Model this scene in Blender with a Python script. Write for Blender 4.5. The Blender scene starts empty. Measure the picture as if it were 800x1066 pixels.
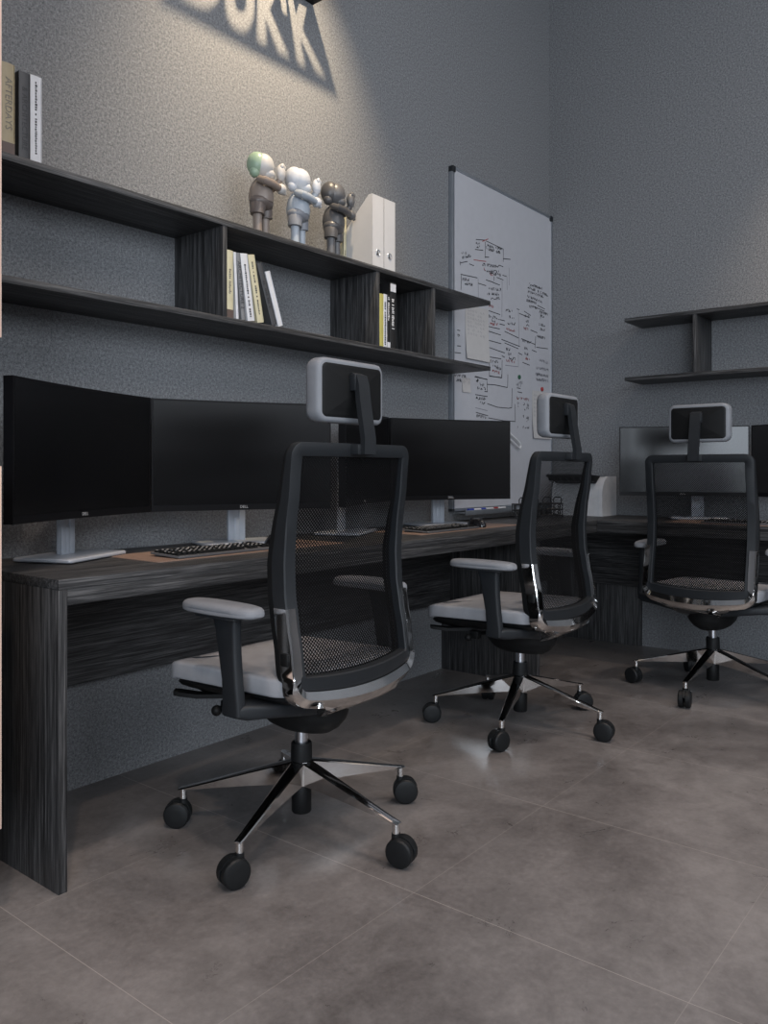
import bpy, bmesh, math, random, json
from mathutils import Vector, Matrix
random.seed(7)
PI = math.pi
SC = bpy.context.scene
COL = SC.collection

# ------------------------------------------------------------------ materials
def new_mat(name):
    m = bpy.data.materials.new(name); m.use_nodes = True
    return m, m.node_tree.nodes, m.node_tree.links, m.node_tree.nodes['Principled BSDF']

def mapping(N, L, scale=(1, 1, 1), kind='Object', rot=(0, 0, 0)):
    tc = N.new('ShaderNodeTexCoord'); mp = N.new('ShaderNodeMapping')
    mp.inputs['Scale'].default_value = scale; mp.inputs['Rotation'].default_value = rot
    L.new(tc.outputs[kind], mp.inputs['Vector']); return mp.outputs[0]

def noise(N, L, vec, scale, detail=3, rough=.5, dist=0):
    n = N.new('ShaderNodeTexNoise'); n.inputs['Scale'].default_value = scale
    n.inputs['Detail'].default_value = detail; n.inputs['Roughness'].default_value = rough
    n.inputs['Distortion'].default_value = dist
    L.new(vec, n.inputs['Vector']); return n.outputs['Fac']

def ramp(N, L, fac, stops):
    r = N.new('ShaderNodeValToRGB'); e = r.color_ramp.elements
    e[0].position, e[0].color = stops[0][0], (*stops[0][1], 1)
    e[1].position, e[1].color = stops[-1][0], (*stops[-1][1], 1)
    for p, c in stops[1:-1]:
        k = e.new(p); k.color = (*c, 1)
    L.new(fac, r.inputs[0]); return r.outputs[0]

def bump(N, L, h, strength, dist, b, prev=None):
    n = N.new('ShaderNodeBump'); n.inputs['Strength'].default_value = strength
    n.inputs['Distance'].default_value = dist
    L.new(h, n.inputs['Height'])
    if prev: L.new(prev, n.inputs['Normal'])
    if b: L.new(n.outputs[0], b.inputs['Normal'])
    return n.outputs[0]

def math_(N, L, op, a, b=None, c=None):
    n = N.new('ShaderNodeMath'); n.operation = op
    for i, v in enumerate((a, b, c)):
        if v is None: continue
        if isinstance(v, (int, float)): n.inputs[i].default_value = v
        else: L.new(v, n.inputs[i])
    return n.outputs[0]

def plain(name, col, rough=.5, metal=0, spec=.5, grain=0, gscale=300, coat=0, var=.06):
    m, N, L, b = new_mat(name)
    v = mapping(N, L)
    f = noise(N, L, v, 25, 3)
    lo = tuple(c * (1 - var) for c in col); hi = tuple(min(1, c * (1 + var)) for c in col)
    L.new(ramp(N, L, f, [(.3, lo), (.7, hi)]), b.inputs['Base Color'])
    b.inputs['Roughness'].default_value = rough; b.inputs['Metallic'].default_value = metal
    b.inputs['Specular IOR Level'].default_value = spec
    if coat: b.inputs['Coat Weight'].default_value = coat
    if grain:
        bump(N, L, noise(N, L, v, gscale, 2), grain, .001, b)
    return m

def wall_mat():
    m, N, L, b = new_mat('textured_grey_wallcovering')
    v = mapping(N, L)
    f = noise(N, L, v, 110, 3, .6); g = noise(N, L, v, 240, 2, .6)
    mixf = math_(N, L, 'ADD', math_(N, L, 'MULTIPLY', f, .5), math_(N, L, 'MULTIPLY', g, .5))
    L.new(ramp(N, L, mixf, [(.36, (.100, .103, .108)), (.5, (.195, .200, .208)), (.64, (.295, .302, .313))]), b.inputs['Base Color'])
    b.inputs['Roughness'].default_value = .85
    b.inputs['Specular IOR Level'].default_value = .25
    bump(N, L, mixf, .9, .003, b)
    return m

def wood_mat(name, axis, warm=0):
    m, N, L, b = new_mat(name)
    sc = [110, 110, 110]; sc[axis] = 2.4
    v = mapping(N, L, tuple(sc))
    f = noise(N, L, v, 1.0, 5, .62, .6)
    sc2 = [420, 420, 420]; sc2[axis] = 9
    g = noise(N, L, mapping(N, L, tuple(sc2)), 1.0, 3, .6)
    mx = math_(N, L, 'ADD', math_(N, L, 'MULTIPLY', f, .55), math_(N, L, 'MULTIPLY', g, .45))
    a = (.009, .009, .0095); c = (.038, .038, .0395); d = (.120, .119, .120)
    L.new(ramp(N, L, mx, [(.38, a), (.5, c), (.64, d)]), b.inputs['Base Color'])
    b.inputs['Roughness'].default_value = .5
    b.inputs['Specular IOR Level'].default_value = .4
    bump(N, L, mx, .7, .002, b)
    return m

def floor_mat():
    m, N, L, b = new_mat('concrete_look_floor_tile')
    v = mapping(N, L)
    f = noise(N, L, v, 1.3, 6, .62, .5); g = noise(N, L, v, 6, 8, .78, .5); h = noise(N, L, v, 60, 3, .6)
    mx = math_(N, L, 'ADD', math_(N, L, 'ADD', math_(N, L, 'MULTIPLY', f, .58), math_(N, L, 'MULTIPLY', g, .30)), math_(N, L, 'MULTIPLY', h, .12))
    base = ramp(N, L, mx, [(.37, (.070, .063, .061)), (.46, (.125, .115, .112)), (.53, (.172, .160, .156)), (.64, (.255, .239, .233))])
    sep = N.new('ShaderNodeSeparateXYZ'); L.new(v, sep.inputs[0])
    def line(o, off, pitch):
        t = math_(N, L, 'FRACT', math_(N, L, 'DIVIDE', math_(N, L, 'SUBTRACT', o, off), pitch))
        d = math_(N, L, 'MINIMUM', t, math_(N, L, 'SUBTRACT', 1.0, t))
        return math_(N, L, 'LESS_THAN', d, .0012)
    gx = line(sep.outputs[0], -3.781 + .6632 * 12 - .6632 * 20, .6632)
    gy = line(sep.outputs[1], -.583 - .6632 * 20, .6632)
    gl = math_(N, L, 'MULTIPLY', math_(N, L, 'MAXIMUM', gx, math_(N, L, 'MULTIPLY', gy, math_(N, L, 'MULTIPLY', g, .9))), 1.0)
    mix = N.new('ShaderNodeMix'); mix.data_type = 'RGBA'
    L.new(gl, mix.inputs[0]); L.new(base, mix.inputs[6]); mix.inputs[7].default_value = (.36, .33, .31, 1)
    L.new(mix.outputs[2], b.inputs['Base Color'])
    L.new(ramp(N, L, g, [(.3, (.24,) * 3), (.7, (.44,) * 3)]), b.inputs['Roughness'])
    b.inputs['Specular IOR Level'].default_value = .42
    bump(N, L, h, .12, .002, b)
    return m

def mesh_fabric():
    m, N, L, b = new_mat('perforated_black_mesh')
    tc = N.new('ShaderNodeTexCoord'); sep = N.new('ShaderNodeSeparateXYZ'); L.new(tc.outputs['UV'], sep.inputs[0])
    def dots(off):
        out = []
        for i, cell in ((0, .0098), (1, .0098)):
            t = math_(N, L, 'FRACT', math_(N, L, 'ADD', math_(N, L, 'DIVIDE', sep.outputs[i], cell), off))
            t = math_(N, L, 'SUBTRACT', t, .5); out.append(math_(N, L, 'MULTIPLY', t, t))
        return math_(N, L, 'LESS_THAN', math_(N, L, 'ADD', out[0], out[1]), .232 ** 2)
    hole = math_(N, L, 'MAXIMUM', dots(0), dots(.5))
    tr = N.new('ShaderNodeBsdfTransparent'); mx = N.new('ShaderNodeMixShader')
    b.inputs['Base Color'].default_value = (.005, .005, .0055, 1); b.inputs['Roughness'].default_value = .8
    b.inputs['Specular IOR Level'].default_value = .08
    out = N['Material Output']
    L.new(hole, mx.inputs[0]); L.new(b.outputs[0], mx.inputs[1]); L.new(tr.outputs[0], mx.inputs[2])
    L.new(mx.outputs[0], out.inputs['Surface'])
    return m

M = {}
M['wall'] = wall_mat()
M['floor'] = floor_mat()
M['ceiling'] = plain('painted_ceiling', (.42, .42, .43), .9)
M['far_wall'] = plain('painted_back_wall', (.30, .30, .31), .9)
M['wood_x'] = wood_mat('dark_oak_grain_along_x', 0)
M['wood_y'] = wood_mat('dark_oak_grain_along_y', 1)
M['wood_z'] = wood_mat('dark_oak_upright_grain', 2)
M['chrome'] = plain('polished_aluminium', (.80, .79, .78), .07, 1, var=.01)
M['satin'] = plain('satin_steel', (.62, .64, .68), .28, 1)
M['black'] = plain('black_nylon', (.006, .0065, .007), .55, spec=.25, grain=.25, gscale=500)
M['frame'] = plain('charcoal_nylon', (.015, .0175, .0205), .5, spec=.35, grain=.2, gscale=500)
M['mesh'] = mesh_fabric()
M['seat'] = plain('pale_grey_upholstery', (.33, .34, .365), .8, grain=.35, gscale=700)
M['pad'] = plain('grey_soft_polyurethane', (.21, .222, .243), .6, grain=.2, gscale=400)
M['rubber'] = plain('black_caster_rubber', (.008, .009, .010), .5, spec=.3)
M['screen'] = plain('switched_off_screen', (.004, .004, .0045), .20, spec=.42, var=.02)
M['bezel'] = plain('monitor_shell_black', (.006, .006, .007), .4, spec=.15)
M['silver'] = plain('silver_painted_plastic', (.42, .45, .50), .4, .15)
M['graphite'] = plain('graphite_plastic', (.10, .105, .115), .4)
M['logo'] = plain('silver_logo_ink', (.35, .35, .36), .4)
M['mat'] = plain('tan_leather', (.23, .155, .12), .6, grain=.3)
M['white'] = plain('white_plastic', (.66, .66, .67), .45)
M['board'] = plain('whiteboard_enamel', (.47, .475, .505), .3, spec=.4, var=.02)
M['alu'] = plain('anodised_aluminium', (.40, .43, .47), .35, .8)
M['ink'] = plain('black_marker_ink', (.03, .03, .035), .6)
M['ink_red'] = plain('red_marker_ink', (.32, .05, .05), .6)
M['ink_grey'] = plain('faded_marker_ink', (.24, .24, .27), .6)
M['paper'] = plain('paper_sheet', (.50, .485, .475), .8, var=.03)
M['green'] = plain('green_magnet', (.02, .10, .05), .4)
M['red'] = plain('red_plastic', (.32, .03, .03), .4)
M['blue'] = plain('blue_plastic', (.02, .05, .36), .4)
M['file'] = plain('white_card_file', (.58, .57, .565), .6, var=.02)
M['beige'] = plain('pale_beech_lacquer', (.66, .49, .40), .5, var=.03)
M['glass_black'] = plain('black_glass', (.01, .01, .012), .12)
M['wire'] = plain('black_wire', (.012, .012, .013), .4)

# ------------------------------------------------------------------ mesh helpers
def finish(name, bm, mat, parent=None, smooth=True, ang=35, loc=None, mats=None):
    bmesh.ops.recalc_face_normals(bm, faces=bm.faces[:])
    if smooth:
        lim = math.radians(ang)
        for f in bm.faces: f.smooth = True
        for e in bm.edges:
            if len(e.link_faces) == 2:
                e.smooth = e.calc_face_angle(0) < lim
    me = bpy.data.meshes.new(name); bm.to_mesh(me); bm.free()
    for mm in (mats or [mat]): me.materials.append(mm)
    o = bpy.data.objects.new(name, me); COL.objects.link(o)
    if parent: o.parent = parent
    if loc: o.location = loc
    return o

def box(bm, x0, x1, y0, y1, z0, z1, bev=0, seg=2, mtx=None):
    r = bmesh.ops.create_cube(bm, size=1)
    vs = r['verts']
    for v in vs:
        v.co = Vector(((x0 + x1) / 2 + v.co.x * (x1 - x0), (y0 + y1) / 2 + v.co.y * (y1 - y0), (z0 + z1) / 2 + v.co.z * (z1 - z0)))
    if bev:
        es = list({e for v in vs for e in v.link_edges})
        r2 = bmesh.ops.bevel(bm, geom=es, offset=bev, segments=seg, profile=.5, affect='EDGES')
        vs = list({v for f in r2['faces'] for v in f.verts} | {v for v in vs if v.is_valid})
    if mtx is not None:
        for v in vs: v.co = mtx @ v.co
    return vs

def loft(bm, loops, closed=True, caps=True):
    rings = [[bm.verts.new(p) for p in lp] for lp in loops]
    n = len(rings[0])
    for a, b in zip(rings, rings[1:]):
        for i in range(n if closed else n - 1):
            j = (i + 1) % n
            bm.faces.new((a[i], a[j], b[j], b[i]))
    if caps:
        bm.faces.new(rings[0][::-1]); bm.faces.new(rings[-1])
    return rings

def cyl(bm, p0, p1, r0, r1=None, n=20):
    r1 = r0 if r1 is None else r1
    p0, p1 = Vector(p0), Vector(p1); d = (p1 - p0).normalized()
    a = d.orthogonal().normalized(); b = d.cross(a)
    ring = lambda c, r: [c + (a * math.cos(2 * PI * i / n) + b * math.sin(2 * PI * i / n)) * r for i in range(n)]
    loft(bm, [ring(p0, r0), ring(p1, r1)])

def lathe(bm, prof, n=28, c=(0, 0)):
    loft(bm, [[Vector((c[0] + r * math.cos(2 * PI * i / n), c[1] + r * math.sin(2 * PI * i / n), z)) for i in range(n)] for r, z in prof])

def tube(bm, pts, r, n=8, closed=False):
    pts = [Vector(p) for p in pts]; m = len(pts); loops = []
    up = None
    for i, p in enumerate(pts):
        if closed: d = pts[(i + 1) % m] - pts[i - 1]
        else: d = pts[min(i + 1, m - 1)] - pts[max(i - 1, 0)]
        d.normalize()
        a = d.orthogonal().normalized() if up is None else (up - d * up.dot(d)).normalized()
        up = a; b = d.cross(a)
        loops.append([p + (a * math.cos(2 * PI * k / n) + b * math.sin(2 * PI * k / n)) * r for k in range(n)])
    if closed: loops.append(loops[0])
    loft(bm, loops, caps=not closed)
    if closed: bmesh.ops.remove_doubles(bm, verts=bm.verts[:], dist=1e-6)

def rrect(hw, hh, r, n=6, cx=0, cy=0):
    out = []
    for sx, sy, a0 in ((1, 1, 0), (-1, 1, 90), (-1, -1, 180), (1, -1, 270)):
        for k in range(n + 1):
            a = math.radians(a0 + 90 * k / n)
            out.append((cx + sx * (hw - r) + r * math.cos(a), cy + sy * (hh - r) + r * math.sin(a)))
    return out

def inset_loop(pts, d):
    n = len(pts); out = []
    for i in range(n):
        a, b = Vector(pts[i - 1]), Vector(pts[(i + 1) % n])
        t = (b - a); t.normalize(); nrm = Vector((-t.y, t.x))
        out.append((pts[i][0] + nrm.x * d, pts[i][1] + nrm.y * d))
    return out

def stack(bm, outline, prof, warp=None):
    """solid from a ccw outline (x,y): prof = [(inset, z)...]"""
    W = warp or (lambda p: p)
    raw = [[Vector((x, y, z)) for x, y in inset_loop(outline, ins)] for ins, z in prof]
    loft(bm, [[W(p) for p in lp] for lp in raw], caps=False)
    for lp in (raw[0], raw[-1]):
        n = len(lp); c = sum(lp, Vector()) / n
        prev = [bm.verts.new(W(p)) for p in lp]
        for t in (.2, .4, .6, .8):
            cur = [bm.verts.new(W(p.lerp(c, t))) for p in lp]
            for i in range(n): bm.faces.new((prev[i], prev[(i + 1) % n], cur[(i + 1) % n], cur[i]))
            prev = cur
        cv = bm.verts.new(W(c))
        for i in range(n): bm.faces.new((prev[i], prev[(i + 1) % n], cv))
    bmesh.ops.remove_doubles(bm, verts=bm.verts[:], dist=1e-6)

def empty(name, label, cat, loc=(0, 0, 0), rz=0, group=None):
    o = bpy.data.objects.new(name, None); COL.objects.link(o)
    o.location = loc; o.rotation_euler = (0, 0, rz); o.empty_display_size = .1
    return tag(o, label, cat, group)

def tag(o, label, cat, group=None, kind=None):
    o['label'] = label; o['category'] = cat
    if group: o['group'] = group
    if kind: o['kind'] = kind
    return o

def structure(o, label=None):
    o['kind'] = 'structure'
    if label: o['label'] = label
    return o

def part(name, mat, parent, fn, **k):
    bm = bmesh.new(); fn(bm); return finish(name, bm, mat, parent, **k)

def copy_tree(o, parent=None):
    c = o.copy(); COL.objects.link(c)
    if parent: c.parent = parent
    for ch in list(o.children): copy_tree(ch, c)
    return c

def text_bm(body, size, extrude=.0003, align='CENTER', bold=0):
    cu = bpy.data.curves.new('lettering', 'FONT'); cu.body = body; cu.size = size; cu.extrude = extrude
    cu.align_x = align; cu.align_y = 'CENTER'; cu.resolution_u = 2; cu.offset = bold
    o = bpy.data.objects.new('lettering', cu); COL.objects.link(o)
    dg = bpy.context.evaluated_depsgraph_get()
    me = bpy.data.meshes.new_from_object(o.evaluated_get(dg))
    bm = bmesh.new(); bm.from_mesh(me)
    bpy.data.objects.remove(o); bpy.data.meshes.remove(me)
    return bm

# ------------------------------------------------------------------ room shell
HC = 4.3; XW = -7.6; YW = -6.2
def slab(name, x0, x1, y0, y1, z0, z1, mat, label):
    return structure(part(name, M[mat], None, lambda bm: box(bm, x0, x1, y0, y1, z0, z1), smooth=False), label)
slab('floor', XW, 0, YW, 0, -.1, 0, 'floor', 'grey-brown concrete-look tiled floor with pale grout lines')
slab('ceiling', XW, 0, YW, 0, HC, HC + .1, 'ceiling', 'high plain ceiling above the room')
slab('wall_left', XW, 0, 0, .12, -.1, HC + .1, 'wall', 'textured grey wall behind the long desk and shelf')
slab('wall_right', 0, .12, YW, .12, -.1, HC + .1, 'wall', 'textured blue-grey wall behind the far desk')
slab('wall_back', XW, 0, YW - .12, YW, -.1, HC + .1, 'far_wall', 'plain wall behind the viewer')
slab('wall_side', XW - .12, XW, YW - .12, .12, -.1, HC + .1, 'far_wall', 'plain wall beyond the cabinet')

# ------------------------------------------------------------------ tall cabinet peeping in at the left edge
cab = empty('tall_cabinet', 'tall cabinet whose pale beech edge shows at the far left of the photo', 'cabinet', (-4.15, -.33, 0))
def rel(ox, oy):
    return lambda bm, x0, x1, y0, y1, z0, z1, **k: box(bm, x0 - ox, x1 - ox, y0 - oy, y1 - oy, z0, z1, **k)
rb = rel(-4.15, -.33)
part('carcass', M['wood_z'], cab, lambda bm: (rb(bm, -4.45, -3.86, -.62, -.005, .2445, 1.035, bev=.001), rb(bm, -4.45, -3.86, -.62, -.005, 1.325, 2.9, bev=.001), rb(bm, -4.45, -3.93, -.50, -.005, 1.035, 1.325)))
part('plinth', M['black'], cab, lambda bm: rb(bm, -4.43, -3.90, -.56, -.01, 0, .2445))
part('door', M['beige'], cab, lambda bm: rb(bm, -4.45, -3.8465, -.662, -.62, .2445, 1.040, bev=.001))
part('door', M['beige'], cab, lambda bm: rb(bm, -4.45, -3.8465, -.662, -.62, 1.322, 2.9, bev=.001))

# ------------------------------------------------------------------ desks
def desk_parts(root, L, long_side, inner_front):
    pass
DX0 = -3.668; DF = -.583; DT = .765
desk = empty('office_desk', 'long dark oak desk running under the shelves along the left wall', 'desk', (-1.85, -.3, 0))
db = rel(-1.85, -.3)
part('tabletop', M['wood_x'], desk, lambda bm: db(bm, DX0, -.001, DF, -.001, DT - .025, DT, bev=.0012))
part('apron', M['wood_x'], desk, lambda bm: db(bm, DX0 + .024, -.565, DF + .001, DF + .021, .700, DT - .0255, bev=.001))
part('end_panel', M['wood_z'], desk, lambda bm: db(bm, DX0, DX0 + .023, DF, -.001, 0, DT - .0255, bev=.001))
part('support_panel', M['wood_z'], desk, lambda bm: db(bm, -1.2, -1.165, DF + .03, -.001, 0, DT - .0255, bev=.001))
part('modesty_panel', M['wood_x'], desk, lambda bm: (db(bm, DX0 + .024, -1.201, -.055, -.001, .352, DT - .0255, bev=.001), db(bm, -1.164, -.06, -.055, -.001, .352, DT - .0255, bev=.001)))
desk2 = empty('office_desk', 'dark oak desk along the right wall in front of the nearest-to-corner printer', 'desk', (-.3, -1.8, 0))
desk2['label'] = 'dark oak desk along the far right wall, below the small wall shelf'
eb = rel(-.3, -1.8)
part('tabletop', M['wood_y'], desk2, lambda bm: eb(bm, DF, -.001, -3.1, DF - .0005, DT - .025, DT, bev=.0012))
part('apron', M['wood_y'], desk2, lambda bm: eb(bm, DF, DF + .02, -3.076, DF - .0005, .700, DT - .0255, bev=.001))
part('end_panel', M['wood_z'], desk2, lambda bm: eb(bm, DF, -.001, -3.1, -3.077, 0, DT - .0255, bev=.001))
part('support_panel', M['wood_z'], desk2, lambda bm: eb(bm, -.03, -.001, -.607, -.002, 0, .3515, bev=.001))
part('modesty_panel', M['wood_y'], desk2, lambda bm: eb(bm, -.055, -.001, -3.076, -.002, .352, DT - .0255, bev=.001))

# ------------------------------------------------------------------ wall shelves
SD = -.267; S1 = 1.867; S0 = 1.536; ST = .0205
shelf = empty('wall_shelf', 'long two-tier dark oak shelf on the left wall holding books and figurines', 'shelf', (-2.4, -.13, S0))
def sb(bm, x0, x1, y0, y1, z0, z1, **k): box(bm, x0 + 2.4, x1 + 2.4, y0 + .13, y1 + .13, z0 - S0, z1 - S0, **k)
for z in (S1, S0):
    part('shelf_board', M['wood_x'], shelf, lambda bm: sb(bm, -3.70, -1.15, SD, -.001, z, z + ST, bev=.001))
for x in (-2.888, -2.058, -1.650):
    part('divider', M['wood_z'], shelf, lambda bm: sb(bm, x, x + .019, SD + .002, -.001, S0 + ST + .0003, S1 - .0003, bev=.001))
shelf2 = empty('wall_shelf', 'small two-tier dark shelf on the right wall above the far monitors', 'shelf', (-.13, -1.5, S0))
def s2(bm, x0, x1, y0, y1, z0, z1, **k): box(bm, x0 + .13, x1 + .13, y0 + 1.5, y1 + 1.5, z0 - S0, z1 - S0, **k)
for z in (S1, S0):
    part('shelf_board', M['wood_y'], shelf2, lambda bm: s2(bm, SD, -.001, -2.9, -.607, z, z + ST, bev=.001))
for yy in (-1.004, -2.2):
    part('divider', M['wood_z'], shelf2, lambda bm: s2(bm, SD + .002, -.001, yy, yy + .019, S0 + ST + .0003, S1 - .0003, bev=.001))

# ------------------------------------------------------------------ whiteboard
BX0, BX1, BZ0, BZ1 = -1.136, -.004, .815, 2.636
wbd = empty('whiteboard', 'tall whiteboard covered in handwritten diagrams, fixed beside the room corner', 'whiteboard', (-.57, 0, .815))
def wbx(bm, x0, x1, y0, y1, z0, z1, **k): box(bm, x0 + .57, x1 + .57, y0, y1, z0 - .815, z1 - .815, **k)
part('writing_surface', M['board'], wbd, lambda bm: wbx(bm, BX0 + .008, BX1 - .008, -.020, -.001, BZ0 + .008, BZ1 - .008))
def wf(bm):
    wbx(bm, BX0, BX0 + .022, -.026, -.001, BZ0, BZ1, bev=.003); wbx(bm, BX1 - .012, BX1, -.026, -.001, BZ0, BZ1, bev=.003)
    wbx(bm, BX0, BX1, -.026, -.001, BZ1 - .016, BZ1, bev=.003); wbx(bm, BX0, BX1, -.026, -.001, BZ0, BZ0 + .016, bev=.003)
part('frame', M['alu'], wbd, wf)
for cx in (BX0, BX1 - .028):
    part('corner_cap', M['frame'], wbd, lambda bm: wbx(bm, cx - .001, cx + .029, -.030, -.001, BZ1 - .032, BZ1 + .001, bev=.004))
def tray(bm):
    wbx(bm, BX0 + .03, BX1 - .10, -.085, -.027, BZ0 - .012, BZ0 - .006, bev=.002)
    wbx(bm, BX0 + .03, BX1 - .10, -.090, -.084, BZ0 - .020, BZ0 + .006, bev=.002)
part('pen_tray', M['alu'], wbd, tray)
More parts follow.
